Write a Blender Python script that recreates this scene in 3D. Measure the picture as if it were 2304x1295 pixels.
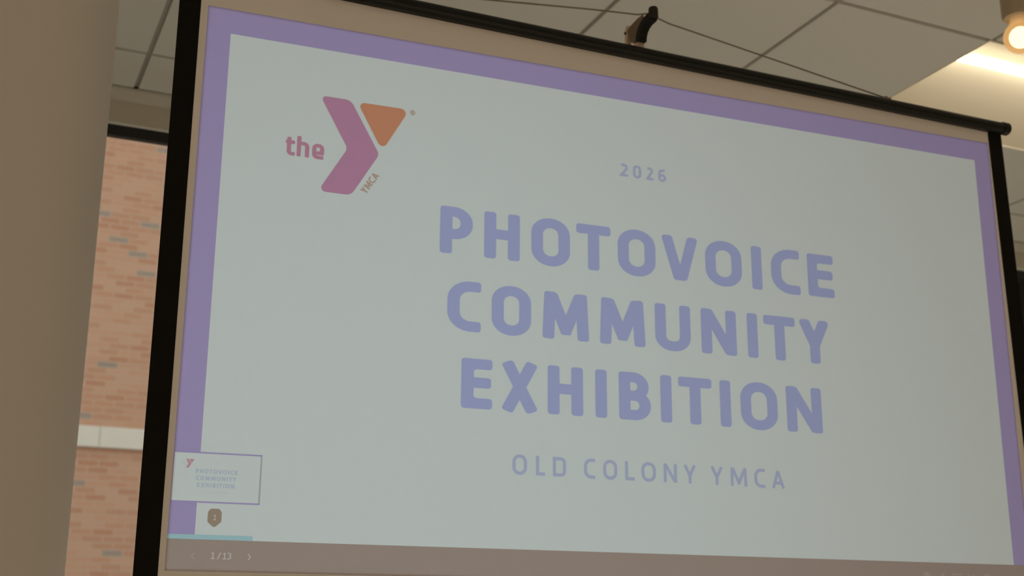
import bpy, bmesh, math
from mathutils import Vector, Matrix

for o in list(bpy.data.objects):
    bpy.data.objects.remove(o, do_unlink=True)
SC = bpy.context.scene
COL = SC.collection

# ------------------------------------------------------------------ scale and camera
CAM_Z = 1.5                       # eye height above the floor
H = 1.8769                        # ceiling above the eye
CEIL = CAM_Z + H                  # 3.377
F_PX, PITCH, ROLL, YAW = 2819.93, 0.2828532, -0.0009002, 0.4279001
D = 2.62                          # metres per unit of the screen-plane measurements
PN = 2.308054                     # distance of the screen plane from the eye
HX, HY = 0.99982742, -0.01857759  # direction along the screen, in room axes

cam = bpy.data.cameras.new('camera')
cam_o = bpy.data.objects.new('camera', cam); COL.objects.link(cam_o)
fwd = Vector((math.sin(YAW) * math.cos(PITCH), math.cos(YAW) * math.cos(PITCH), math.sin(PITCH)))
rgt = Vector((math.cos(YAW), -math.sin(YAW), 0))
up = rgt.cross(fwd)
r2 = rgt * math.cos(ROLL) + up * math.sin(ROLL)
u2 = -rgt * math.sin(ROLL) + up * math.cos(ROLL)
m = Matrix((r2, u2, -fwd)).transposed().to_4x4()
m.translation = (0, 0, CAM_Z)
cam_o.matrix_world = m
cam.sensor_width = 36; cam.lens = F_PX / 2304 * 36
cam.clip_start = 0.05; cam.clip_end = 200
cam.dof.use_dof = True; cam.dof.focus_distance = 2.15; cam.dof.aperture_fstop = 5.6
SC.camera = cam_o

# ------------------------------------------------------------------ light and exposure
VS = SC.view_settings
SC.display_settings.display_device = 'sRGB'
VS.view_transform = 'Standard'; VS.look = 'None'; VS.gamma = 1; VS.use_curve_mapping = False
VS.exposure = 0.0

W = bpy.data.worlds.new('World'); SC.world = W; W.use_nodes = True
bg = W.node_tree.nodes['Background']
bg.inputs[0].default_value = (0.93, 0.97, 1.0, 1); bg.inputs[1].default_value = 1.2   # overcast sky

def area(name, loc, sx, sy, power, col, rot=(0, 0, 0)):
    l = bpy.data.lights.new(name, 'AREA'); l.shape = 'RECTANGLE'
    l.size = sx; l.size_y = sy; l.energy = power; l.color = col
    o = bpy.data.objects.new(name, l); COL.objects.link(o); o.location = loc; o.rotation_euler = rot
    return o
WARM = (1.0, 0.83, 0.66)
NEUTRAL = (1.0, 0.93, 0.82)
FRONT, BEHIND = 22, 22
for x, y, p in [(-2.6, -0.6, FRONT), (0.6, -0.6, FRONT), (4.0, -0.6, 0.7 * FRONT), (-2.6, -3.4, FRONT), (0.6, -3.4, FRONT), (4.0, -3.4, 0.8 * FRONT),
                (-1.7, 3.3, 9), (2.2, 3.3, BEHIND), (5.6, 3.0, BEHIND)]:  # unseen room lamps; those beyond the screen added to brighten the ceiling
    o = area('unseen_ceiling_light', (x, y, CEIL - 0.03), 1.2, 0.6, p, WARM if y < 0 else NEUTRAL)
    o.data.spread = math.radians(110 if y < 0 else 95)

# the projector's lamp: a rectangular beam that fills the slide and nothing else
PROJ_H, PROJ_Z, PROJ_D = 0.27 * D, CAM_Z + 0.10 * D, 2.5
# slide corners in screen-plane units (keystoned a little)
QUAD = [(0.1294, 0.4749), (0.9025, 0.490), (0.895, 0.0535), (0.1281, 0.0528)]

def world_pt(h, z, w):            # along the screen, height, distance in front of the screen
    d = PN - w
    return Vector((h * HX - d * HY, h * HY + d * HX, z))
pl = bpy.data.lights.new('projector_lamp', 'SPOT')
pl.energy = 98; pl.spot_size = math.radians(110); pl.spot_blend = 0.0; pl.shadow_soft_size = 0.004
pl.color = (0.62, 0.86, 0.93)
plo = bpy.data.objects.new('projector_lamp', pl); COL.objects.link(plo)
mm = Matrix((Vector((HX, HY, 0)), Vector((0, 0, 1)), Vector((HY, -HX, 0)))).transposed().to_4x4()
mm.translation = world_pt(PROJ_H, PROJ_Z, PROJ_D)
plo.matrix_world = mm
pl.use_nodes = True
nt = pl.node_tree
em = next(n for n in nt.nodes if n.type == 'EMISSION')
def nd(t, **k):
    n = nt.nodes.new(t)
    for a, b in k.items(): setattr(n, a, b)
    return n
def mth(op, a, b=None, c=None):
    n = nd('ShaderNodeMath', operation=op)
    for i, v in enumerate((a, b, c)):
        if v is None: continue
        if isinstance(v, (int, float)): n.inputs[i].default_value = v
        else: nt.links.new(v, n.inputs[i])
    return n.outputs[0]
tc = nd('ShaderNodeTexCoord'); sp = nd('ShaderNodeSeparateXYZ')
nt.links.new(tc.outputs['Normal'], sp.inputs[0])
az = mth('ABSOLUTE', sp.outputs[2])
tx = mth('DIVIDE', sp.outputs[0], az); ty = mth('DIVIDE', sp.outputs[1], az)
pts = [((h * D - PROJ_H) / PROJ_D, (z * D + CAM_Z - PROJ_Z) / PROJ_D) for h, z in QUAD]
mask = None
for i in range(4):
    (x0, y0), (x1, y1) = pts[i], pts[(i + 1) % 4]
    l = math.hypot(x1 - x0, y1 - y0); nx, ny = (y1 - y0) / l, -(x1 - x0) / l     # inward for clockwise corners
    s = mth('ADD', mth('MULTIPLY', tx, nx), mth('MULTIPLY', ty, ny))
    s = mth('SUBTRACT', s, nx * x0 + ny * y0)
    mr = nd('ShaderNodeMapRange'); mr.interpolation_type = 'SMOOTHSTEP'
    nt.links.new(s, mr.inputs[0]); mr.inputs[1].default_value = 0.0003; mr.inputs[2].default_value = 0.0011
    mask = mr.outputs[0] if mask is None else mth('MULTIPLY', mask, mr.outputs[0])
nt.links.new(mask, em.inputs[1])

# ------------------------------------------------------------------ materials
MATS = {}
def mat(name, col, rough=0.7, spec=0.3, noise=None, metallic=0.0, emit=None, bump=0.0):
    if name in MATS: return MATS[name]
    M = bpy.data.materials.new(name); M.use_nodes = True
    t = M.node_tree; b = t.nodes['Principled BSDF']
    b.inputs['Base Color'].default_value = (*col, 1); b.inputs['Roughness'].default_value = rough
    b.inputs['Specular IOR Level'].default_value = spec; b.inputs['Metallic'].default_value = metallic
    if noise:
        sc_, amt = noise
        tc = t.nodes.new('ShaderNodeTexCoord'); n = t.nodes.new('ShaderNodeTexNoise')
        n.inputs['Scale'].default_value = sc_; n.inputs['Detail'].default_value = 4
        mx = t.nodes.new('ShaderNodeMix'); mx.data_type = 'RGBA'
        t.links.new(tc.outputs['Object'], n.inputs['Vector']); t.links.new(n.outputs['Fac'], mx.inputs[0])
        mx.inputs[6].default_value = (*[c * (1 - amt) for c in col], 1)
        mx.inputs[7].default_value = (*[min(1, c * (1 + amt)) for c in col], 1)
        t.links.new(mx.outputs[2], b.inputs['Base Color'])
        if bump:
            bp = t.nodes.new('ShaderNodeBump'); bp.inputs['Strength'].default_value = bump; bp.inputs['Distance'].default_value = 0.002
            t.links.new(n.outputs['Fac'], bp.inputs['Height']); t.links.new(bp.outputs[0], b.inputs['Normal'])
    if emit:
        b.inputs['Emission Color'].default_value = (*emit[0], 1); b.inputs['Emission Strength'].default_value = emit[1]
    MATS[name] = M
    return M

# ------------------------------------------------------------------ helpers
def tag(o, label=None, cat=None, kind=None, group=None):
    if label: o['label'] = label
    if cat: o['category'] = cat
    if kind: o['kind'] = kind
    if group: o['group'] = group
    return o
def empty(name, loc=(0, 0, 0), rz=0.0):
    o = bpy.data.objects.new(name, None); COL.objects.link(o)
    o.location = loc; o.rotation_euler = (0, 0, rz); o.empty_display_size = 0.1
    return o
def obj(name, bm, mats, parent=None, smooth=None, bevel=None):
    bmesh.ops.recalc_face_normals(bm, faces=bm.faces[:])
    me = bpy.data.meshes.new(name); bm.to_mesh(me); bm.free()
    if not isinstance(mats, (list, tuple)): mats = [mats]
    for x in mats: me.materials.append(x)
    o = bpy.data.objects.new(name, me); COL.objects.link(o)
    if parent: o.parent = parent
    if smooth is not None:
        for p in me.polygons: p.use_smooth = True
        me.set_sharp_from_angle(angle=math.radians(smooth))
    if bevel:
        b = o.modifiers.new('bevel', 'BEVEL'); b.width = bevel; b.segments = 2; b.limit_method = 'ANGLE'
    return o
def flat(name, bm, mats, parent=None):
    me = bpy.data.meshes.new(name); bm.to_mesh(me); bm.free()
    if not isinstance(mats, (list, tuple)): mats = [mats]
    for x in mats: me.materials.append(x)
    o = bpy.data.objects.new(name, me); COL.objects.link(o)
    if parent: o.parent = parent
    return o
def box(bm, x0, x1, y0, y1, z0, z1, mi=0):
    v = [bm.verts.new(p) for p in [(x0,y0,z0),(x1,y0,z0),(x1,y1,z0),(x0,y1,z0),(x0,y0,z1),(x1,y0,z1),(x1,y1,z1),(x0,y1,z1)]]
    for q in [(0,3,2,1),(4,5,6,7),(0,1,5,4),(1,2,6,5),(2,3,7,6),(3,0,4,7)]:
        bm.faces.new([v[i] for i in q]).material_index = mi
def tube(bm, pts, r, n=16, caps=True, mi=0):
    pts = [Vector(p) for p in pts]
    rr = r if isinstance(r, (list, tuple)) else [r] * len(pts)
    rings = []; ref = None
    for i, p in enumerate(pts):
        a = pts[max(0, i - 1)]; b = pts[min(len(pts) - 1, i + 1)]
        t = (b - a).normalized()
        if ref is None: ref = Vector((0, 0, 1)) if abs(t.z) < 0.9 else Vector((0, 1, 0))
        u = (ref - t * ref.dot(t)).normalized(); ref = u; v = t.cross(u)
        rings.append([bm.verts.new(p + (u * math.cos(2*math.pi*k/n) + v * math.sin(2*math.pi*k/n)) * rr[i]) for k in range(n)])
    for A, B in zip(rings, rings[1:]):
        for k in range(n):
            bm.faces.new((A[k], A[(k+1) % n], B[(k+1) % n], B[k])).material_index = mi
    if caps:
        bm.faces.new(rings[0][::-1]).material_index = mi; bm.faces.new(rings[-1]).material_index = mi
def prism(bm, prof, fn, a, b, mi=0):     # extrude a closed profile; fn(p, q, s) -> point, s from a to b
    A = [bm.verts.new(fn(p, q, a)) for p, q in prof]; B = [bm.verts.new(fn(p, q, b)) for p, q in prof]
    n = len(prof)
    bm.faces.new(A).material_index = mi; bm.faces.new(B[::-1]).material_index = mi
    for i in range(n):
        bm.faces.new((A[i], B[i], B[(i+1) % n], A[(i+1) % n])).material_index = mi
def lathe(bm, prof, c, n=32, mi=0):      # (radius, z) about a vertical axis at c
    rings = []
    for r, z in prof:
        if r < 1e-6: rings.append([bm.verts.new((c[0], c[1], c[2] + z))])
        else: rings.append([bm.verts.new((c[0] + r*math.cos(2*math.pi*k/n), c[1] + r*math.sin(2*math.pi*k/n), c[2] + z)) for k in range(n)])
    for A, B in zip(rings, rings[1:]):
        for k in range(n):
            j = (k + 1) % n
            if len(A) == 1 and len(B) == 1: continue
            if len(A) == 1: f = bm.faces.new((A[0], B[j], B[k]))
            elif len(B) == 1: f = bm.faces.new((A[k], A[j], B[0]))
            else: f = bm.faces.new((A[k], A[j], B[j], B[k]))
            f.material_index = mi

# ------------------------------------------------------------------ the room
YW = 4.186                                       # inner face of the window wall
XL, XR, YB = -4.2, 7.6, -5.5
paint = mat('cream_paint', (0.70, 0.66, 0.55), 0.75, 0.2, (3, 0.015))
column_paint = mat('tan_column_paint', (0.69, 0.65, 0.60), 0.7, 0.2, (2.5, 0.015))
floor_m = mat('floor_vinyl', (0.66, 0.61, 0.54), 0.5, 0.3, (2, 0.08))
tile_m = mat('ceiling_tile', (0.72, 0.74, 0.70), 0.9, 0.1, (60, 0.02), bump=0.1)
grid_m = mat('ceiling_grid', (0.42, 0.41, 0.37), 0.6, 0.2)
black_frame = mat('black_window_frame', (0.022, 0.022, 0.022), 0.45, 0.3)

bm = bmesh.new(); box(bm, XL - 0.2, XR + 0.2, YB - 0.2, YW + 0.25, -0.15, 0.0)
tag(obj('floor', bm, floor_m), kind='structure')

# window wall with a long opening
OX0, OX1, OZ0, OZ1 = -2.6, 6.8, 0.85, CAM_Z + 1.752
bm = bmesh.new()
box(bm, XL - 0.2, OX0, YW, YW + 0.034, 0, CEIL + 0.3)
box(bm, OX1, XR + 0.2, YW, YW + 0.034, 0, CEIL + 0.3)
box(bm, OX0, OX1, YW, YW + 0.034, 0, OZ0)
box(bm, OX0, OX1, YW, YW + 0.034, OZ1, CEIL + 0.3)
tag(obj('wall_front', bm, mat('cream_wall', (0.60, 0.575, 0.48), 0.75, 0.2, (3, 0.015))), kind='structure')
bm = bmesh.new(); box(bm, XL - 0.2, XL, YB - 0.2, YW, 0, CEIL + 0.3); tag(obj('wall_left', bm, paint), kind='structure')
bm = bmesh.new(); box(bm, XR, XR + 0.2, YB - 0.2, YW, 0, CEIL + 0.3); tag(obj('wall_right', bm, paint), kind='structure')
bm = bmesh.new(); box(bm, XL, XR, YB - 0.2, YB, 0, CEIL + 0.3); tag(obj('wall_back', bm, paint), kind='structure')

# wall angle where the ceiling meets the window wall
bm = bmesh.new()
prism(bm, [(0, 0.0), (-0.030, 0.0), (-0.030, -0.010), (-0.020, -0.034), (0, -0.038)], lambda p, q, s: (s, YW + p, CEIL + q - 0.004), XL, XR)
tag(obj('trim_1', bm, mat('trim_paint', (0.60, 0.59, 0.52), 0.6, 0.3)), kind='structure')

# suspended ceiling: tiles with a narrow reveal, grid colour darkened to deepen the shade there
TX = 0.325 * H; TY = 0.6435 * H
X0 = 0.248 * H; Y0 = 1.421 * H
FX0, FX1 = 1.543 * H, 1.543 * H + 2 * TX
FY0, FY1 = Y0, 1.762 * H
bm = bmesh.new(); g = 0.0085; th = 0.018
def tile(a, b, c, d):
    a, b, c, d = max(a, XL), min(b, XR), max(c, YB), min(d, YW)
    if b - a < 0.03 or d - c < 0.03: return
    box(bm, a + g, b - g, c + g, d - g, CEIL, CEIL + th)
i0 = math.floor((XL - X0) / TX); i1 = math.ceil((XR - X0) / TX)
j0 = math.floor((YB - Y0) / TY); j1 = math.ceil((YW - Y0) / TY)
for i in range(i0, i1):
    for j in range(j0, j1):
        a, b, c, d = X0 + i*TX, X0 + (i+1)*TX, Y0 + j*TY, Y0 + (j+1)*TY
        if a > FX0 - 0.1 and b < FX1 + 0.1 and abs(c - FY0) < 0.1: c = FY1
        tile(a, b, c, d)
zt = CEIL + 0.009
box(bm, XL, FX0, YB, YW, zt, zt + 0.05, 1); box(bm, FX1, XR, YB, YW, zt, zt + 0.05, 1)
box(bm, FX0, FX1, YB, FY0, zt, zt + 0.05, 1); box(bm, FX0, FX1, FY1, YW, zt, zt + 0.05, 1)
tag(obj('ceiling', bm, [tile_m, grid_m]), kind='structure')

# round column at the left
CY, CR = 2.55, 0.30
CX = 0.0925 * CY - CR * math.sqrt(1 + 0.0925 ** 2)
bm = bmesh.new(); lathe(bm, [(CR, 0.0), (CR, CEIL + 0.002)], (CX, CY, 0), n=128)
tag(obj('column', bm, column_paint, smooth=30), 'plain tan round column from floor to ceiling left of the projection screen', 'column', kind='structure')

# window: dark frame, mullions, glass
wn = empty('window_1', (0, YW + 0.02, OZ0)); tag(wn, kind='structure')
bm = bmesh.new(); fw = 0.05; fh = 0.039
zz = OZ1 - OZ0 - 0.0075
box(bm, OX0, OX1, -0.016, 0.014, zz - fh, zz); box(bm, OX0, OX1, -0.016, 0.05, 0, fh)
for x in (OX0 + fw/2, -0.95, 1.05, 2.95, 4.85, OX1 - fw/2):
    box(bm, x - fw/2, x + fw/2, -0.016, 0.05, fh, zz - fh)
obj('window_frame', bm, black_frame, wn, bevel=0.003)
bm = bmesh.new(); box(bm, OX0, OX1, -0.0205, 0.014, zz + 0.001, zz + 0.0073)
obj('head_trim', bm, mat('head_trim', (0.86, 0.88, 0.84), 0.5, 0.3), wn)
gm = bpy.data.materials.new('window_glass'); gm.use_nodes = True
t = gm.node_tree; t.nodes.clear()
out = t.nodes.new('ShaderNodeOutputMaterial'); mx = t.nodes.new('ShaderNodeMixShader'); tr = t.nodes.new('ShaderNodeBsdfTransparent')
gl = t.nodes.new('ShaderNodeBsdfGlossy'); fr = t.nodes.new('ShaderNodeFresnel'); fr.inputs[0].default_value = 1.5
gl.inputs['Roughness'].default_value = 0.02; tr.inputs[0].default_value = (0.93, 0.95, 0.93, 1)
t.links.new(fr.outputs[0], mx.inputs[0]); t.links.new(tr.outputs[0], mx.inputs[1]); t.links.new(gl.outputs[0], mx.inputs[2]); t.links.new(mx.outputs[0], out.inputs[0])
bm = bmesh.new(); box(bm, OX0, OX1, 0.002, 0.008, fh, zz - fh)
obj('glass_pane', bm, gm, wn)
bm = bmesh.new(); box(bm, OX0 - 0.04, OX1 + 0.04, YW - 0.09, YW - 0.0005, OZ0 - 0.035, OZ0)
tag(obj('trim_2', bm, mat('sill_white', (0.7, 0.68, 0.6), 0.4, 0.4), bevel=0.004), kind='structure')

# ------------------------------------------------------------------ outside: brick building across the way
BY = 13.0
bk = bpy.data.materials.new('red_brick'); bk.use_nodes = True
t = bk.node_tree; b = t.nodes['Principled BSDF']; b.inputs['Roughness'].default_value = 0.9; b.inputs['Specular IOR Level'].default_value = 0.1
tc = t.nodes.new('ShaderNodeTexCoord'); sx = t.nodes.new('ShaderNodeSeparateXYZ'); cx = t.nodes.new('ShaderNodeCombineXYZ')
t.links.new(tc.outputs['Object'], sx.inputs[0]); t.links.new(sx.outputs[0], cx.inputs[0]); t.links.new(sx.outputs[2], cx.inputs[1])
def brick(c1, c2, mort):
    n = t.nodes.new('ShaderNodeTexBrick'); n.offset = 0.5
    n.inputs['Color1'].default_value = c1; n.inputs['Color2'].default_value = c2; n.inputs['Mortar'].default_value = mort
    n.inputs['Scale'].default_value = 1; n.inputs['Mortar Size'].default_value = 0.0085; n.inputs['Mortar Smooth'].default_value = 0.5
    n.inputs['Bias'].default_value = 0.0; n.inputs['Brick Width'].default_value = 0.203; n.inputs['Row Height'].default_value = 0.0667
    t.links.new(cx.outputs[0], n.inputs['Vector']); return n
bn = brick((0, 0, 0, 1), (1, 1, 1, 1), (0, 0, 0, 1))
rp = t.nodes.new('ShaderNodeValToRGB'); cr = rp.color_ramp; cr.interpolation = 'CONSTANT'
cols = [(0.0, (0.341, 0.258, 0.202)), (0.045, (0.500, 0.256, 0.159)), (0.30, (0.541, 0.294, 0.187)), (0.52, (0.520, 0.266, 0.163)), (0.72, (0.548, 0.311, 0.204)), (0.9, (0.479, 0.232, 0.138))]
cr.elements[0].position, cr.elements[0].color = cols[0][0], (*cols[0][1], 1)
cr.elements[1].position, cr.elements[1].color = cols[1][0], (*cols[1][1], 1)
for p, c in cols[2:]:
    e = cr.elements.new(p); e.color = (*c, 1)
t.links.new(bn.outputs['Color'], rp.inputs[0])
mxb = t.nodes.new('ShaderNodeMix'); mxb.data_type = 'RGBA'
t.links.new(bn.outputs['Fac'], mxb.inputs[0]); t.links.new(rp.outputs[0], mxb.inputs[6]); mxb.inputs[7].default_value = (0.53, 0.345, 0.235, 1)
t.links.new(mxb.outputs[2], b.inputs['Base Color'])
BZ0, BZ1 = CAM_Z + 1.957, CAM_Z + 2.165
bl = empty('brick_building', (0, BY, 0))
tag(bl, 'red brick building with a pale stone band, seen through the window', 'building')
bm = bmesh.new(); box(bm, -14, 16, 0.0, 0.4, -0.4, BZ0 + 0.02); box(bm, -14, 16, 0.0, 0.4, BZ1 - 0.02, 7.4)
obj('brick_wall', bm, bk, bl)
bm = bmesh.new(); x = -14.0; jx = 1.405
x = jx - 12 * 1.2
while x < 16:
    box(bm, x + 0.006, x + 1.194, -0.05, 0.2, BZ0, BZ1); x += 1.2
box(bm, -14, 16, -0.038, 0.2, BZ0 + 0.002, BZ1 - 0.002)
tag(obj('stone_band', bm, mat('pale_stone', (0.70, 0.62, 0.52), 0.85, 0.1, (3, 0.06)), bl, bevel=0.006), 'pale stone string course with narrow joints')
bm = bmesh.new(); box(bm, -40, 40, YW + 0.25, 60, -0.35, -0.2)
tag(obj('ground', bm, mat('pavement', (0.5, 0.49, 0.46), 0.9, 0.1, (1.5, 0.1))), kind='structure')

# ------------------------------------------------------------------ recessed ceiling light
cl = empty('ceiling_light', ((FX0 + FX1) / 2, (FY0 + FY1) / 2, CEIL))
tag(cl, 'wide recessed ceiling light with glowing cream reflector behind the right end of the screen', 'ceiling light')
hx, hy = (FX1 - FX0) / 2 - 0.004, (FY1 - FY0) / 2 - 0.004
refl = mat('cream_reflector', (0.86, 0.80, 0.66), 0.6, 0.1)
bm = bmesh.new()
prof = [(-hy, 0.0), (-hy + 0.012, 0.07), (-hy + 0.05, 0.088), (-0.10, 0.092), (-0.03, 0.088), (0.04, 0.079), (0.11, 0.062), (0.20, 0.036), (hy, 0.0)]
A = [bm.verts.new((-hx, y, z + 0.001)) for y, z in prof]; B = [bm.verts.new((hx, y, z + 0.001)) for y, z in prof]
for i in range(len(prof) - 1): bm.faces.new((A[i], B[i], B[i+1], A[i+1]))
bm.faces.new(A[::-1]); bm.faces.new(B)
obj('reflector', bm, refl, cl, smooth=50)
bm = bmesh.new(); ox, oy, ix, iy = hx + 0.006, hy + 0.006, hx + 0.0005, hy + 0.0005
box(bm, -ox, ox, -oy, -iy, -0.002, 0.004); box(bm, -ox, ox, iy, oy, -0.002, 0.004)
box(bm, -ox, -ix, -iy, iy, -0.002, 0.004); box(bm, ix, ox, -iy, iy, -0.002, 0.004)
obj('trim_ring', bm, refl, cl)
bm = bmesh.new(); tube(bm, [(-hx + 0.002, -0.117, 0.047), (hx - 0.002, -0.117, 0.047)], 0.0125, 16)
obj('lamp_tube', bm, mat('fluorescent_tube', (0.9, 0.9, 0.85), 0.4, 0.3, emit=((1.0, 0.88, 0.66), 3.4)), cl, smooth=40)

# extra area light added beside the tube to brighten the far reflector
la = area('reflector_fill', ((FX0 + FX1) / 2, (FY0 + FY1) / 2 - 0.100, CEIL + 0.047), 2 * hx - 0.02, 0.02, 1.1, (1.0, 0.88, 0.68), (math.radians(100), 0, 0))

# ------------------------------------------------------------------ hanging bulb at the right edge
BP = Vector((0.7455, 0.6555, 0.4712)) * 3.40 + Vector((0, 0, CAM_Z))
pdl = empty('pendant_lamp', (BP.x, BP.y, CEIL))
tag(pdl, 'lit globe bulb hanging from a tan socket in front of the recessed ceiling light', 'pendant lamp')
zb = BP.z - CEIL
brass = mat('tan_socket', (0.42, 0.34, 0.24), 0.4, 0.4)
bm = bmesh.new(); lathe(bm, [(0.0, 0.0), (0.06, 0.0), (0.06, -0.012), (0.05, -0.022), (0.0, -0.022)], (0, 0, 0)); obj('ceiling_plate', bm, brass, pdl, smooth=40)
bm = bmesh.new(); tube(bm, [(0, 0, -0.02), (0, 0, zb + 0.16)], 0.012); obj('stem', bm, brass, pdl, smooth=40)
bm = bmesh.new(); lathe(bm, [(0.0, 0.17), (0.030, 0.17), (0.041, 0.155), (0.041, 0.066), (0.036, 0.058), (0.0, 0.058)], (0, 0, zb)); obj('socket', bm, brass, pdl, smooth=40)
am = bpy.data.materials.new('amber_glass'); am.use_nodes = True
t = am.node_tree; t.nodes.clear()
out = t.nodes.new('ShaderNodeOutputMaterial'); mx = t.nodes.new('ShaderNodeMixShader'); tr = t.nodes.new('ShaderNodeBsdfTransparent'); tl = t.nodes.new('ShaderNodeBsdfTranslucent')
tr.inputs[0].default_value = (1.0, 0.93, 0.80, 1); tl.inputs[0].default_value = (0.54, 0.345, 0.16, 1); mx.inputs[0].default_value = 0.65
t.links.new(tr.outputs[0], mx.inputs[1]); t.links.new(tl.outputs[0], mx.inputs[2]); t.links.new(mx.outputs[0], out.inputs[0])
bm = bmesh.new()
R_ = 0.044
lathe(bm, [(0.0, -R_)] + [(R_ * math.sin(a), -R_ * math.cos(a)) for a in [math.radians(d) for d in range(10, 146, 9)]] + [(0.024, 0.05), (0.022, 0.06)], (0, 0, zb), n=40)
tag(obj('glass_globe', bm, am, pdl, smooth=60), 'amber glass globe')
bm = bmesh.new()
lathe(bm, [(0.0, -0.030)] + [(0.029 * math.sin(a), -0.030 * math.cos(a)) for a in [math.radians(d) for d in range(12, 140, 12)]] + [(0.012, 0.0275), (0.0, 0.029)], (0, 0, zb), n=32)
tag(obj('glowing_core', bm, mat('hot_bulb', (1, 1, 1), 0.5, 0.2, emit=((1.0, 0.88, 0.70), 3.6)), pdl, smooth=60), 'white hot glowing core')

# ------------------------------------------------------------------ the projection screen
HC = 1.345
root = empty('projection_screen', world_pt(HC, 0, 0), math.atan2(HY, HX))
tag(root, 'black-bordered pull-up projection screen showing a purple-framed exhibition title slide', 'projection screen')
def P(h, z, w=0.0):               # screen-plane units -> local metres
    return (h * D - HC, -w, z * D + CAM_Z)
black_cloth = mat('black_screen_border', (0.0085, 0.008, 0.007), 0.85, 0.15)
black_metal = mat('black_metal', (0.009, 0.009, 0.008), 0.32, 0.3)
fabric = mat('screen_fabric', (0.87, 0.83, 0.80), 0.85, 0.1, (400, 0.01))
ZB = 0.60                          # bottom of the fabric above the floor
zbot = (ZB - CAM_Z) / D
L0, L1, R0, R1, ZT = 0.1078, 0.1239, 0.9040, 0.9215, 0.5035
def slab(bm, h0, h1, z0, z1, w0, w1, mi=0):
    a = P(h0, z0, w1); b = P(h1, z1, w0); box(bm, a[0], b[0], a[1], b[1], a[2], b[2], mi)
bm = bmesh.new(); slab(bm, L1, R0, zbot + 0.02, ZT, -0.001, 0.0)
obj('screen_fabric', bm, fabric, root)
for a, b_ in ((L0, L1), (R0, R1)):
    bm = bmesh.new(); slab(bm, a, b_, zbot, ZT, -0.001, 0.0004); obj('side_border', bm, black_cloth, root)
bm = bmesh.new(); slab(bm, L1, R0, zbot, zbot + 0.02, -0.001, 0.0004); obj('bottom_border', bm, black_cloth, root)
# top bar: tube with a slotted lip that grips the fabric, and two end caps
bm = bmesh.new(); rb = 0.0150; zc = 0.5094 * D + CAM_Z
xl, xr = 0.099 * D - HC, 0.9270 * D - HC
prof = []
for k in range(28):
    a = 2 * math.pi * k / 28
    prof.append((rb * math.cos(a), rb * math.sin(a)))
prism(bm, prof, lambda p, q, s: (s, p - 0.002, zc + q), xl, xr)
box(bm, xl, xr, -0.0175, -0.010, zc - 0.0035, zc + 0.0015)
box(bm, xl + 0.02, xr - 0.02, -0.0125, 0.006, zc - rb - 0.004, zc - rb + 0.004)
tb = obj('top_bar', bm, black_metal, root, smooth=35)
for s, x in ((-1, xl), (1, xr)):
    bm = bmesh.new()
    tube(bm, [(x - s*0.012, -0.002, zc), (x - s*0.011, -0.002, zc), (x + s*0.007, -0.002, zc), (x + s*0.010, -0.002, zc)], [0.0152, 0.0172, 0.0172, 0.015], 28)
    obj('end_cap', bm, black_metal, tb, smooth=35)
# pole behind the fabric, strut, bracket plate, hook and knob
tan_metal = mat('tan_metal', (0.72, 0.56, 0.42), 0.45, 0.4)
brown_metal = mat('brown_bracket', (0.20, 0.135, 0.075), 0.5, 0.35)
px = 1.342 - HC
zr = lambda z: z + CAM_Z
bm = bmesh.new(); box(bm, px - 0.0095, px + 0.0095, 0.022, 0.041, 0.30, zr(1.384)); pole = obj('pole', bm, tan_metal, root, bevel=0.002)
bm = bmesh.new()
prism(bm, [(0.070, 0.9), (0.082, 0.9), (0.082, zr(1.432)), (0.070, zr(1.444))], lambda p, q, s: (s, p, q), px - 0.0100, px + 0.0015); strut = obj('strut', bm, tan_metal, root, bevel=0.001)
bm = bmesh.new(); tube(bm, [(px - 0.0125, 0.076, zr(1.425)), (px - 0.0099, 0.076, zr(1.425))], 0.0035, 12); obj('rivet', bm, black_metal, strut)
bm = bmesh.new()
pp = [(-0.068, 1.430), (-0.055, 1.433), (-0.0165, 1.4355), (0.006, 1.434), (0.004, 1.4080), (-0.0055, 1.4040), (-0.014, 1.385), (-0.022, 1.376), (-0.036, 1.379), (-0.052, 1.390), (-0.058, 1.40)]
prism(bm, pp, lambda p, q, s: (s, -p, zr(q)), px - 0.0098, px - 0.0068); prism(bm, pp, lambda p, q, s: (s, -p, zr(q)), px + 0.0068, px + 0.0098)
box(bm, px - 0.0068, px + 0.0068, 0.052, 0.057, zr(1.393), zr(1.430))
brk = obj('hook_bracket', bm, brown_metal, root); tag(brk, 'brown metal bracket')
bm = bmesh.new()
arm = [(-0.022, 1.3775), (-0.019, 1.390), (-0.012, 1.4025), (0.0, 1.411), (0.016, 1.4155), (0.032, 1.4155), (0.040, 1.4165)]
hw = 0.0102
top_ = []; bot_ = []
for i, (w, z) in enumerate(arm):
    a = arm[max(0, i-1)]; b_ = arm[min(len(arm)-1, i+1)]
    dx, dz = b_[0]-a[0], b_[1]-a[1]; l = math.hypot(dx, dz); top_.append((w - dz/l*hw, z + dx/l*hw)); bot_.append((w + dz/l*hw, z - dx/l*hw))
prism(bm, top_ + bot_[::-1], lambda p, q, s: (s, -p, zr(q)), px - 0.0105, px + 0.0105)
hk = obj('hook_arm', bm, mat('black_plastic', (0.011, 0.011, 0.010), 0.6, 0.2), root, bevel=0.002)
bm = bmesh.new()
lathe(bm, [(0, -0.012), (0.009, -0.012), (0.0112, -0.009), (0.0112, 0.012), (0.0095, 0.0155), (0.0, 0.0165)], (px, -0.040, zr(1.4215)), n=24)
obj('hook_knob', bm, mat('dark_brown_rubber', (0.022, 0.016, 0.012), 0.6, 0.3), hk, smooth=40)
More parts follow.
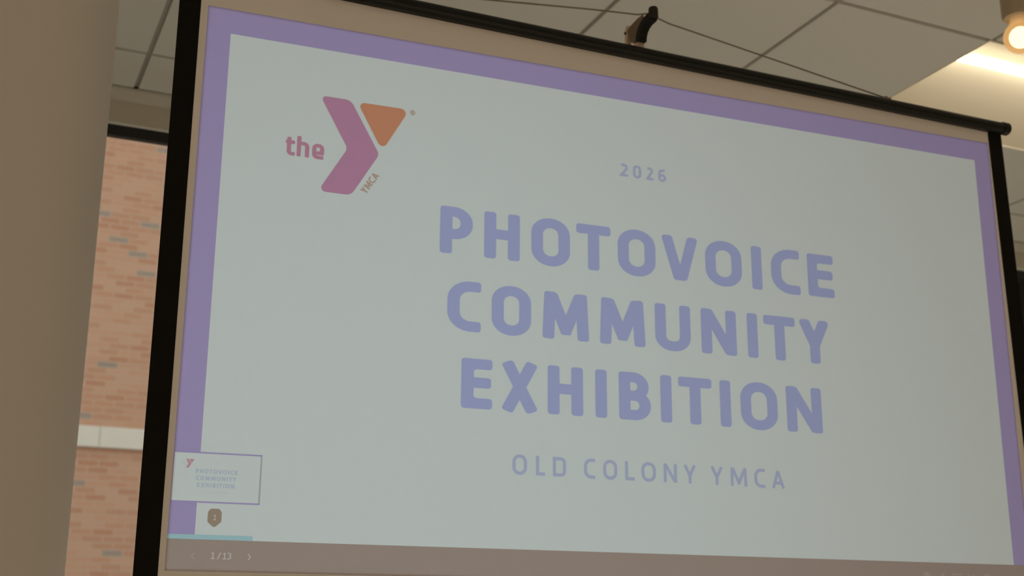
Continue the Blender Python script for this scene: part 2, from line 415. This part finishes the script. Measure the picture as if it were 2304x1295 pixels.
# hanging wire, fixed to the bar by two small clips and caught under the knob
wire_m = mat('grey_wire', (0.24, 0.22, 0.17), 0.45, 0.4)
cxr = 0.7765 * D - HC; cxl = 2 * (1.342 - HC) - cxr
zcl = zc + rb + 0.003
kz = zr(1.4275)
wp = [(cxl, -0.002, zcl), (px - 0.14, -0.012, kz - 0.0115), (px - 0.03, -0.020, kz - 0.0045), (px - 0.012, -0.024, kz - 0.0005), (px, -0.0265, kz + 0.0005), (px + 0.012, -0.027, kz - 0.002), (px + 0.022, -0.026, kz - 0.007), (px + 0.05, -0.024, kz - 0.0125), (cxr, -0.002, zcl)]
bm = bmesh.new(); tube(bm, wp, 0.0020, 10); wr = obj('hanging_wire', bm, wire_m, root, smooth=50)
for x, s in ((cxl, 1), (cxr, -1)):
    bm = bmesh.new()
    box(bm, x - 0.012, x + 0.012, -0.009, 0.005, zc + rb - 0.002, zc + rb + 0.002)
    tube(bm, [(x - s*0.004, -0.002, zcl - 0.003), (x - s*0.004, -0.002, zcl + 0.004)], 0.004, 12)
    tube(bm, [(x - s*0.016, -0.002, zcl - 0.004), (x - s*0.016, -0.002, zcl + 0.002)], 0.0035, 12)
    obj('wire_clip', bm, tan_metal if False else mat('clip_steel', (0.30, 0.25, 0.19), 0.35, 0.5), tb)
# roller case and tripod below the frame
bm = bmesh.new(); box(bm, xl + 0.005, xr - 0.005, -0.035, 0.035, ZB - 0.075, ZB + 0.003); obj('roller_case', bm, black_metal, root, bevel=0.012)
bm = bmesh.new(); box(bm, px - 0.02, px + 0.02, 0.030, 0.09, 0.42, ZB - 0.01); obj('leg_hub', bm, black_metal, root, bevel=0.004)
for a in (90, 210, 330):
    c, s = math.cos(math.radians(a)), math.sin(math.radians(a))
    bm = bmesh.new(); tube(bm, [(px + 0.015*c, 0.06 + 0.015*s, 0.50), (px + 0.5*c, 0.06 + 0.5*s, 0.02)], 0.010, 14)
    lg = obj('leg', bm, tan_metal, root, smooth=40)
    bm = bmesh.new(); tube(bm, [(px + 0.49*c, 0.06 + 0.49*s, 0.033), (px + 0.515*c, 0.06 + 0.515*s, 0.012)], 0.0135, 14); obj('rubber_foot', bm, black_metal, lg, smooth=40)

# ------------------------------------------------------------------ the projected slide, drawn in 16 x 9 slide units
HM = [[4.61007935e-02, 3.37038345e-05, 0.1281], [-6.56683523e-05, 4.64935802e-02, 0.0528], [-2.04520285e-03, -8.55800695e-04, 1.0]]
def S(u, v, w):
    q = HM[2][0]*u + HM[2][1]*v + 1
    return P((HM[0][0]*u + HM[0][1]*v + HM[0][2]) / q, (HM[1][0]*u + HM[1][1]*v + HM[1][2]) / q, w)
def poly(bm, pts, w, mi=0):
    ar = sum(a[0]*b[1] - b[0]*a[1] for a, b in zip(pts, pts[1:] + pts[:1]))
    if ar < 0: pts = pts[::-1]
    f = bm.faces.new([bm.verts.new(S(u, v, w)) for u, v in pts]); f.material_index = mi
def rect(bm, u0, u1, v0, v1, w, mi=0): poly(bm, [(u0, v0), (u1, v0), (u1, v1), (u0, v1)], w, mi)
def ring(bm, A, B, w, mi=0):
    n = len(A)
    VA = [bm.verts.new(S(u, v, w)) for u, v in A]; VB = [bm.verts.new(S(u, v, w)) for u, v in B]
    for i in range(n):
        j = (i + 1) % n
        f = bm.faces.new((VA[i], VA[j], VB[j], VB[i])); f.material_index = mi
def rounded(pts, r, thr=30):
    n = len(pts); out = []
    for i in range(n):
        p = Vector(pts[i]); a = Vector(pts[i-1]); b = Vector(pts[(i+1) % n])
        rr = r[i] if isinstance(r, (list, tuple)) else r
        da, db = (a - p), (b - p); la, lb = da.length, db.length
        if la < 1e-9 or lb < 1e-9: continue
        da /= la; db /= lb
        ang = math.acos(max(-1, min(1, da.dot(db))))
        if math.pi - ang < math.radians(thr) or rr <= 0: out.append(tuple(p)); continue
        tl = min(rr / math.tan(ang / 2), 0.48 * la, 0.48 * lb)
        re = tl * math.tan(ang / 2)
        c = p + (da + db).normalized() * (re / math.sin(ang / 2))
        v0 = p + da * tl - c; v1 = p + db * tl - c
        a0 = math.atan2(v0.y, v0.x); a1 = math.atan2(v1.y, v1.x); dd = (a1 - a0 + math.pi) % (2*math.pi) - math.pi
        for k in range(9): out.append((c.x + re*math.cos(a0 + dd*k/8), c.y + re*math.sin(a0 + dd*k/8)))
    return out
def thick(path, t):
    n = len(path); L = []; Rr = []
    for i in range(n):
        p = Vector(path[i])
        d0 = (p - Vector(path[i-1])).normalized() if i else None
        d1 = (Vector(path[i+1]) - p).normalized() if i < n-1 else None
        if d0 is None: d0 = d1
        if d1 is None: d1 = d0
        n0 = Vector((-d0.y, d0.x)); n1 = Vector((-d1.y, d1.x)); b = (n0 + n1)
        b = b / max(0.35, b.length_squared) * 2 * (t / 2) if b.length > 1e-6 else n0 * t / 2
        L.append(tuple(p + b)); Rr.append(tuple(p - b))
    return L + Rr[::-1]
def arcpts(cx, cy, rx, ry, a0, a1, n=10):
    return [(cx + rx*math.cos(math.radians(a0 + (a1-a0)*k/n)), cy + ry*math.sin(math.radians(a0 + (a1-a0)*k/n))) for k in range(n+1)]
def oval(w, h, i, r):
    x0, x1, y0, y1 = i, w - i, i, h - i
    r = min(r, (x1-x0)/2, (y1-y0)/2)
    return arcpts(x1-r, y1-r, r, r, 0, 90) + arcpts(x0+r, y1-r, r, r, 90, 180) + arcpts(x0+r, y0+r, r, r, 180, 270) + arcpts(x1-r, y0+r, r, r, 270, 360)
def glyph(ch, w, h, t):
    """closed outlines of one capital in a w x h box, pen width t: list of ('p', outline) or ('r', outer, inner)"""
    e = t / 2; k = []; rc = min(w, h) * 0.40
    st = lambda *p: k.append(('p', rounded(thick(list(p), t), t * 0.26)))
    if ch in 'O0':
        return [('r', oval(w, h, 0, w * 0.485), oval(w, h, t, w * 0.485 - t * 0.82))]
    if ch == 'I' or ch == '|': st((w/2, 0), (w/2, h))
    elif ch == 'H': st((e, 0), (e, h)); st((w-e, 0), (w-e, h)); st((e, h*0.53), (w-e, h*0.53))
    elif ch == 'T': st((w/2, 0), (w/2, h-e)); st((0, h-e), (w, h-e))
    elif ch == 'E':
        k.append(('p', rounded(thick([(w, h-e), (e, h-e), (e, e), (w, e)], t), t*0.26))); st((e, h*0.52), (w*0.96, h*0.52))
    elif ch == 'L': k.append(('p', rounded(thick([(e, h), (e, e), (w, e)], t), t*0.26)))
    elif ch == 'P':
        st((e, 0), (e, h)); yb = h*0.33 + e*0.85; r = (h - e - yb) / 2 * 0.92
        q = [(e, h-e)] + arcpts(w-e-r, h-e-r, r, r, 90, 0) + arcpts(w-e-r, yb+r, r, r, 0, -90) + [(e, yb)]
        k.append(('p', thick(q, t)))
    elif ch == 'B':
        st((e, 0), (e, h)); ym = e + (h - t) * 0.51; ra = (h - e - ym) / 2 * 0.94; rb_ = (ym - e) / 2 * 0.94
        k.append(('p', thick([(e, h-e)] + arcpts(w*0.94-e-ra, h-e-ra, ra, ra, 90, 0, 14) + arcpts(w*0.94-e-ra, ym+ra, ra, ra, 0, -90, 14) + [(e, ym)], t)))
        k.append(('p', thick([(e, ym)] + arcpts(w-e-rb_, ym-rb_, rb_, rb_, 90, 0, 14) + arcpts(w-e-rb_, e+rb_, rb_, rb_, 0, -90, 14) + [(e, e)], t)))
    elif ch == 'D':
        r = min(rc, w*0.6)
        k.append(('r',) + tuple([[(0, 0), (0, h)] + arcpts(w-r, h-r, r, r, 90, 0) + arcpts(w-r, r, r, r, 0, -90),
                                 [(t, t), (t, h-t)] + arcpts(w-r, h-r, r-t, r-t, 90, 0) + arcpts(w-r, r, r-t, r-t, 0, -90)]))
    elif ch == 'C':
        r = w * 0.50
        q = [(w, h-e)] + arcpts(e+r, h-e-r, r, r, 90, 180) + arcpts(e+r, e+r, r, r, 180, 270) + [(w, e)]
        k.append(('p', rounded(thick(q, t), t*0.26)))
    elif ch == 'U':
        r = (w - t) * 0.45
        q = [(e, h)] + arcpts(e+r, e+r, r, r, 180, 270) + arcpts(w-e-r, e+r, r, r, 270, 360) + [(w-e, h)]
        k.append(('p', rounded(thick(q, t), t*0.26)))
    elif ch == 'V':
        q = (w/2 - t) / (w/2 - 0.6*t)
        k.append(('p', rounded([(0, h), (t, h), (w/2, h*(1-q)), (w-t, h), (w, h), (w/2+0.6*t, 0), (w/2-0.6*t, 0)], [t*0.3, t*0.3, 0, t*0.3, t*0.3, t*0.35, t*0.35])))
    elif ch == 'Y':
        a = t*1.12; c = h*0.40; v = h - (h-c) * (w/2-a) / (w/2-e)
        k.append(('p', rounded([(0, h), (a, h), (w/2, v), (w-a, h), (w, h), (w/2+e, c), (w/2+e, 0), (w/2-e, 0), (w/2-e, c)], [t*0.35, t*0.35, 0, t*0.35, t*0.35, 0, t*0.3, t*0.3, 0])))
    elif ch == 'X': st((e*1.1, 0), (w-e*1.1, h)); st((w-e*1.1, 0), (e*1.1, h))
    elif ch == 'N':
        st((e, 0), (e, h)); st((w-e, 0), (w-e, h)); st((e*1.1, h-e*0.35), (w-e*1.1, e*0.35))
    elif ch == 'M':
        st((e, 0), (e*1.35, h)); st((w-e, 0), (w-e*1.35, h)); st((e*1.5, h-e*0.3), (w/2, h*0.19)); st((w-e*1.5, h-e*0.3), (w/2, h*0.19))
        k.append(('p', rounded([(w/2-e*0.9, h*0.1), (w/2+e*0.9, h*0.1), (w/2+e*1.1, h*0.3), (w/2-e*1.1, h*0.3)], e*0.5)))
    elif ch == 'A':
        st((e, 0), (w/2, h-e*0.6)); st((w-e, 0), (w/2, h-e*0.6)); st((w*0.22, h*0.29), (w*0.78, h*0.29))
    elif ch == '2':
        r = w/2 - e
        q = [(e*1.0, h-e*1.2), (w*0.3, h-e)] + arcpts(w/2, h-e-r, r, r, 75, -35) + [(e, e*1.0), (w, e)]
        k.append(('p', rounded(thick(q, t), t*0.2)))
    elif ch == '6':
        r = w/2 - e
        k.append(('r', oval(w, h*0.62, 0, w*0.5), oval(w, h*0.62, t, w*0.5 - t*0.85)))
        q = [(w*0.85, h-e)] + arcpts(e+r*1.05, h-e-r*1.3, r*1.05, r*1.3, 90, 180) + [(e, h*0.25)]
        k.append(('p', rounded(thick(q, t), t*0.2)))
    elif ch == '1':
        st((w*0.55, 0), (w*0.55, h)); st((w*0.08, h*0.80), (w*0.5, h-e)); st((0, e), (w, e))
    elif ch == '3':
        r = (h - t) / 4
        q = [(0, h-e)] + arcpts(w-e-r, h-e-r, r, r, 90, -90) + arcpts(w-e-r, e+r, r, r, 90, -90) + [(0, e)]
        k.append(('p', thick(q, t)))
    elif ch == '/': st((e, 0), (w-e, h))
    elif ch == '<': k.append(('p', rounded(thick([(w, h), (e*1.5, h/2), (w, 0)], t), t*0.2)))
    elif ch == '>': k.append(('p', rounded(thick([(0, h), (w-e*1.5, h/2), (0, 0)], t), t*0.2)))
    elif ch == 't':
        q = [(w*0.36, h)] + [(w*0.36, e + w*0.28)] + arcpts(w*0.36 + w*0.28, e + w*0.28, w*0.28, w*0.28, 190, 270, 6) + [(w, e)]
        k.append(('p', rounded(thick(q, t), t*0.2))); st((0, h*0.73), (w*0.98, h*0.73))
    elif ch == 'h':
        st((e, 0), (e, h)); r = (w - t) * 0.42; hh = h * 0.74
        q = [(e, hh-e)] + arcpts(w-e-r, hh-e-r, r, r, 90, 0) + [(w-e, 0)]
        k.append(('p', rounded(thick(q, t), t*0.2)))
    elif ch == 'e':
        r = (w - t) * 0.45; y = h * 0.40
        q = [(w*0.96, e)] + arcpts(e+r, e+r, r, r, 270, 180) + arcpts(e+r, h-e-r, r, r, 180, 90) + arcpts(w-e-r, h-e-r, r, r, 90, 0) + [(w-e, y), (t*1.001, y)]
        k.append(('p', rounded(thick(q, t), t*0.2)))
    return k
def draw(bm, ch, x0, x1, y0, y1, t, w, ky=0.80, mi=0, f=None):
    f = f or (lambda u, v: (u, v))
    for n_, it in enumerate(glyph(ch, x1 - x0, (y1 - y0) / ky, t)):
        w = w + 4e-5 * (n_ > 0)      # overlapping strokes lie a hair apart
        A = [f(x0 + a, y0 + b * ky) for a, b in it[1]]
        if it[0] == 'r': ring(bm, A, [f(x0 + a, y0 + b * ky) for a, b in it[2]], w, mi)
        else: poly(bm, A, w, mi)

def ink(name, col): return mat(name, col, 0.85, 0.1)
slide_white = ink('slide_white', (0.755, 0.778, 0.795))
slide_purple = ink('slide_purple', (0.46, 0.365, 0.66))
slide_blue = ink('slide_blue', (0.45, 0.475, 0.80))
slide_blue_pale = ink('slide_blue_pale', (0.52, 0.545, 0.78))
slide_magenta = ink('slide_magenta', (0.60, 0.285, 0.46))
slide_pink = ink('slide_pink', (0.62, 0.29, 0.42))
slide_orange = ink('slide_orange', (0.73, 0.31, 0.185))
slide_rust = ink('slide_rust', (0.60, 0.40, 0.33))
slide_grey = ink('slide_grey_bar', (0.44, 0.335, 0.30))
slide_brown = ink('slide_brown', (0.42, 0.315, 0.24))
slide_cyan = ink('slide_cyan', (0.44, 0.66, 0.74))
slide_text = ink('slide_pale_text', (0.68, 0.58, 0.56))
slide_dim = ink('slide_dim_text', (0.50, 0.40, 0.34))
slide_grey_line = ink('slide_grey_line', (0.48, 0.47, 0.50))
slide_soft = ink('slide_soft_blue', (0.57, 0.61, 0.75))
slide_softer = ink('slide_softer_grey', (0.70, 0.70, 0.74))
slide_softpink = ink('slide_soft_pink', (0.68, 0.36, 0.42))

MX0, MX1, MY1, BARV = 0.392, 15.605, 8.565, 0.458
bm = bmesh.new(); rect(bm, MX0, MX1, BARV, MY1, 0.0006)
slide = flat('projected_slide', bm, slide_white, root); tag(slide, 'pale projected slide with blue capital lettering')
bm = bmesh.new()
poly(bm, [(0, BARV), (MX0, BARV), (MX0, MY1), (0, 9)], 0.0006); poly(bm, [(0, 9), (MX0, MY1), (MX1, MY1), (16, 9)], 0.0006); poly(bm, [(MX1, BARV), (16, BARV), (16, 9), (MX1, MY1)], 0.0006)
tag(flat('slide_border', bm, slide_purple, slide), 'purple slide border')
T1 = 0.218
lines = [
 (5.262, 6.088, T1, [('P',4.073,4.655),('H',4.865,5.518),('O',5.733,6.462),('T',6.585,7.25),('O',7.391,8.139),('V',8.261,9.015),('O',9.161,9.925),('I',10.133,10.359),('C',10.558,11.183),('E',11.358,11.938)]),
 (3.972, 4.796, T1, [('C',4.229,4.824),('O',5.016,5.731),('M',5.939,6.814),('M',7.017,7.904),('U',8.097,8.807),('N',9.024,9.75),('I',9.977,10.204),('T',10.333,11.008),('Y',11.074,11.777)]),
 (2.682, 3.510, T1, [('E',4.496,5.04),('X',5.178,5.88),('H',6.036,6.689),('I',6.924,7.132),('B',7.366,7.975),('I',8.172,8.388),('T',8.525,9.191),('I',9.352,9.582),('O',9.778,10.545),('N',10.736,11.491)]),
 (1.653, 1.973, 0.056, [('O',5.408,5.664),('L',5.825,5.987),('D',6.129,6.365),('C',6.695,6.90),('O',7.049,7.31),('L',7.46,7.641),('O',7.768,8.043),('N',8.194,8.45),('Y',8.576,8.83),('Y',9.11,9.368),('M',9.511,9.846),('C',9.995,10.216),('A',10.348,10.615)]),
 (7.088, 7.330, 0.050, [('2',7.463,7.622),('0',7.724,7.891),('2',7.994,8.136),('6',8.237,8.4)]),
]
for (y0, y1, tw, ls), nm, mt in zip(lines, ['title_lettering', 'title_lettering', 'title_lettering', 'subtitle_lettering', 'year_lettering'], [slide_blue]*3 + [slide_blue_pale]*2):
    words = [ls[:3], ls[3:9], ls[9:]] if nm == 'subtitle_lettering' else [ls]
    for wd in words:
        bm = bmesh.new()
        for ch, a, b_ in wd:
            ov = (y1 - y0) * 0.02 if ch in 'OCU0' else 0
            draw(bm, ch, a, b_, y0 - ov, y1 + (ov if ch != 'U' else 0), tw, 0.0010, 0.80 if tw > 0.1 else 0.95)
        flat(nm, bm, mt, slide)
# emblem: bent arrow, triangle, small words
bm = bmesh.new(); poly(bm, rounded([(1.926, 7.73), (2.451, 7.728), (2.975, 6.835), (2.520, 6.057), (1.968, 6.060), (2.428, 6.860)], [0.06, 0.17, 0.12, 0.17, 0.07, 0.12]), 0.0010)
tag(flat('emblem_arrow', bm, slide_magenta, slide), 'magenta bent arrow of the emblem')
bm = bmesh.new(); poly(bm, rounded([(2.562, 7.715), (3.478, 7.720), (3.021, 6.905)], [0.075, 0.09, 0.085]), 0.0010)
tag(flat('emblem_triangle', bm, slide_orange, slide), 'orange triangle of the emblem')
bm = bmesh.new()
for ch, a, b_, y0, y1 in [('t', 1.398, 1.553, 6.604, 6.920), ('h', 1.583, 1.789, 6.606, 6.958), ('e', 1.837, 2.037, 6.602, 6.868)]:
    draw(bm, ch, a, b_, y0, y1, 0.070, 0.0010, 0.9)
flat('emblem_word', bm, slide_pink, slide)
bm = bmesh.new()
ang = math.atan2(6.469 - 6.109, 2.974 - 2.773 + 0.02)
def rot(u, v): return (2.772 + u*math.cos(ang) - v*math.sin(ang), 6.100 + u*math.sin(ang) + v*math.cos(ang))
xx = 0.0
for ch, wd in [('Y', 0.092), ('M', 0.115), ('C', 0.080), ('A', 0.098)]:
    draw(bm, ch, xx, xx + wd, 0, 0.125, 0.026, 0.0010, 0.95, f=rot); xx += wd + 0.012
flat('emblem_word', bm, slide_rust, slide)
bm = bmesh.new()
ring(bm, arcpts(3.534, 7.676, 0.046, 0.046, 0, 360, 24)[:-1], arcpts(3.534, 7.676, 0.031, 0.031, 0, 360, 24)[:-1], 0.0010)
poly(bm, thick([(3.522, 7.655), (3.522, 7.698)], 0.012), 0.0010); poly(bm, thick([(3.522, 7.692), (3.544, 7.688), (3.540, 7.676), (3.524, 7.674)], 0.010), 0.0010); poly(bm, thick([(3.53, 7.674), (3.547, 7.655)], 0.010), 0.0010)
flat('registered_mark', bm, slide_rust, slide)
# browser furniture: thumbnail, page pin, progress bar, control bar
bm = bmesh.new(); rect(bm, 0.016, 1.318, 0.998, 1.722, 0.0012)
th_ = flat('thumbnail', bm, slide_white, slide)
bm = bmesh.new(); b_ = 0.022
for r in [(0.012, 1.318, 1.712, 1.734), (0.012, 1.318, 0.988, 1.010)]: rect(bm, *r, 0.0014, 0)
rect(bm, 1.296, 1.318, 1.010, 1.712, 0.0014, 1)
obj_ = flat('thumbnail', bm, [slide_purple, slide_grey_line], slide); obj_.name = 'thumbnail_outline'
bm = bmesh.new()
for (y0, y1, tw, ls), mi in zip(lines, [1, 1, 1, 2, 2]):
    sx_ = 1.284 / 16; ox, oy = 0.018, 1.002
    for ch, a, c in ls:
        k = 0.0790
        draw(bm, ch, ox + a*k, ox + c*k, oy + y0*k, oy + y1*k, tw*k*(1.0 if mi == 1 else 1.1), 0.0014, 0.8, mi)
k = 0.079
def sm(p): return [(0.035 + u*k, 1.012 + v*k) for u, v in p]
poly(bm, rounded(sm([(1.926, 7.73), (2.451, 7.728), (2.975, 6.835), (2.520, 6.057), (1.968, 6.060), (2.428, 6.860)]), 0.008), 0.0014, 0)
poly(bm, sm([(2.562, 7.715), (3.478, 7.720), (3.021, 6.905)]), 0.0014, 0)
for ch, a, c, y0, y1 in [('t', 1.398, 1.553, 6.604, 6.920), ('h', 1.583, 1.789, 6.606, 6.958), ('e', 1.837, 2.037, 6.602, 6.868)]:
    (xa, ya), (xb, yb) = sm([(a, y0), (c, y1)]); draw(bm, ch, xa, xb, ya, yb, 0.0055, 0.0014, 0.9, 2)
flat('thumbnail_lettering', bm, [slide_softpink, slide_soft, slide_softer], slide)
bm = bmesh.new()
poly(bm, rounded([(0.600, 0.908), (0.725, 0.908), (0.765, 0.860), (0.765, 0.720), (0.664, 0.632), (0.563, 0.715), (0.563, 0.860)], 0.035), 0.0012)
flat('page_marker', bm, slide_brown, slide)
bm = bmesh.new(); draw(bm, '1', 0.642, 0.690, 0.740, 0.822, 0.014, 0.0014, 0.9); flat('page_number', bm, slide_text, slide)
bm = bmesh.new(); rect(bm, 0.0, 1.244, BARV, 0.526, 0.0012); flat('progress_bar', bm, slide_cyan, slide)
bm = bmesh.new(); rect(bm, 0.0, 16.0, 0.0, BARV, 0.0006); tag(flat('control_bar', bm, slide_grey, slide), 'dim grey control bar along the slide bottom')
for ch, a, c, y0, y1, mt in [('<', 0.352, 0.412, 0.176, 0.270, slide_dim), ('>', 1.192, 1.240, 0.180, 0.268, slide_text)]:
    bm = bmesh.new(); draw(bm, ch, a, c, y0, y1, 0.017, 0.0010, 0.9); flat('page_arrow', bm, mt, slide)
bm = bmesh.new()
for ch, a, c in [('1', 0.648, 0.703), ('/', 0.736, 0.795), ('1', 0.820, 0.872), ('3', 0.884, 0.946)]:
    draw(bm, ch, a, c, 0.180, 0.277, 0.019, 0.0010, 0.9)
flat('page_counter', bm, slide_text, slide)
# faint tool icons at the right of the control bar: round dot, pen, frame, cross lines, square
icon_m = ink('slide_icon_grey', (0.50, 0.39, 0.355))
def icon(fn):
    bm = bmesh.new(); fn(bm); flat('tool_icon', bm, icon_m, slide)
icon(lambda b: poly(b, arcpts(13.56, 0.215, 0.085, 0.075, 0, 360, 24)[:-1], 0.0010))
icon(lambda b: poly(b, rounded(thick([(13.845, 0.16), (13.955, 0.275)], 0.05), 0.02), 0.0010))
icon(lambda b: ring(b, [(14.14, 0.155), (14.36, 0.155), (14.36, 0.275), (14.14, 0.275)], [(14.165, 0.175), (14.335, 0.175), (14.335, 0.245), (14.165, 0.245)], 0.0010))
def cross(b):
    poly(b, thick([(14.49, 0.265), (14.66, 0.155)], 0.03), 0.0010); poly(b, thick([(14.66, 0.268), (14.49, 0.155)], 0.03), 0.00104)
icon(cross)
icon(lambda b: poly(b, rounded([(14.86, 0.155), (15.03, 0.155), (15.03, 0.280), (14.86, 0.280)], 0.03), 0.0010))
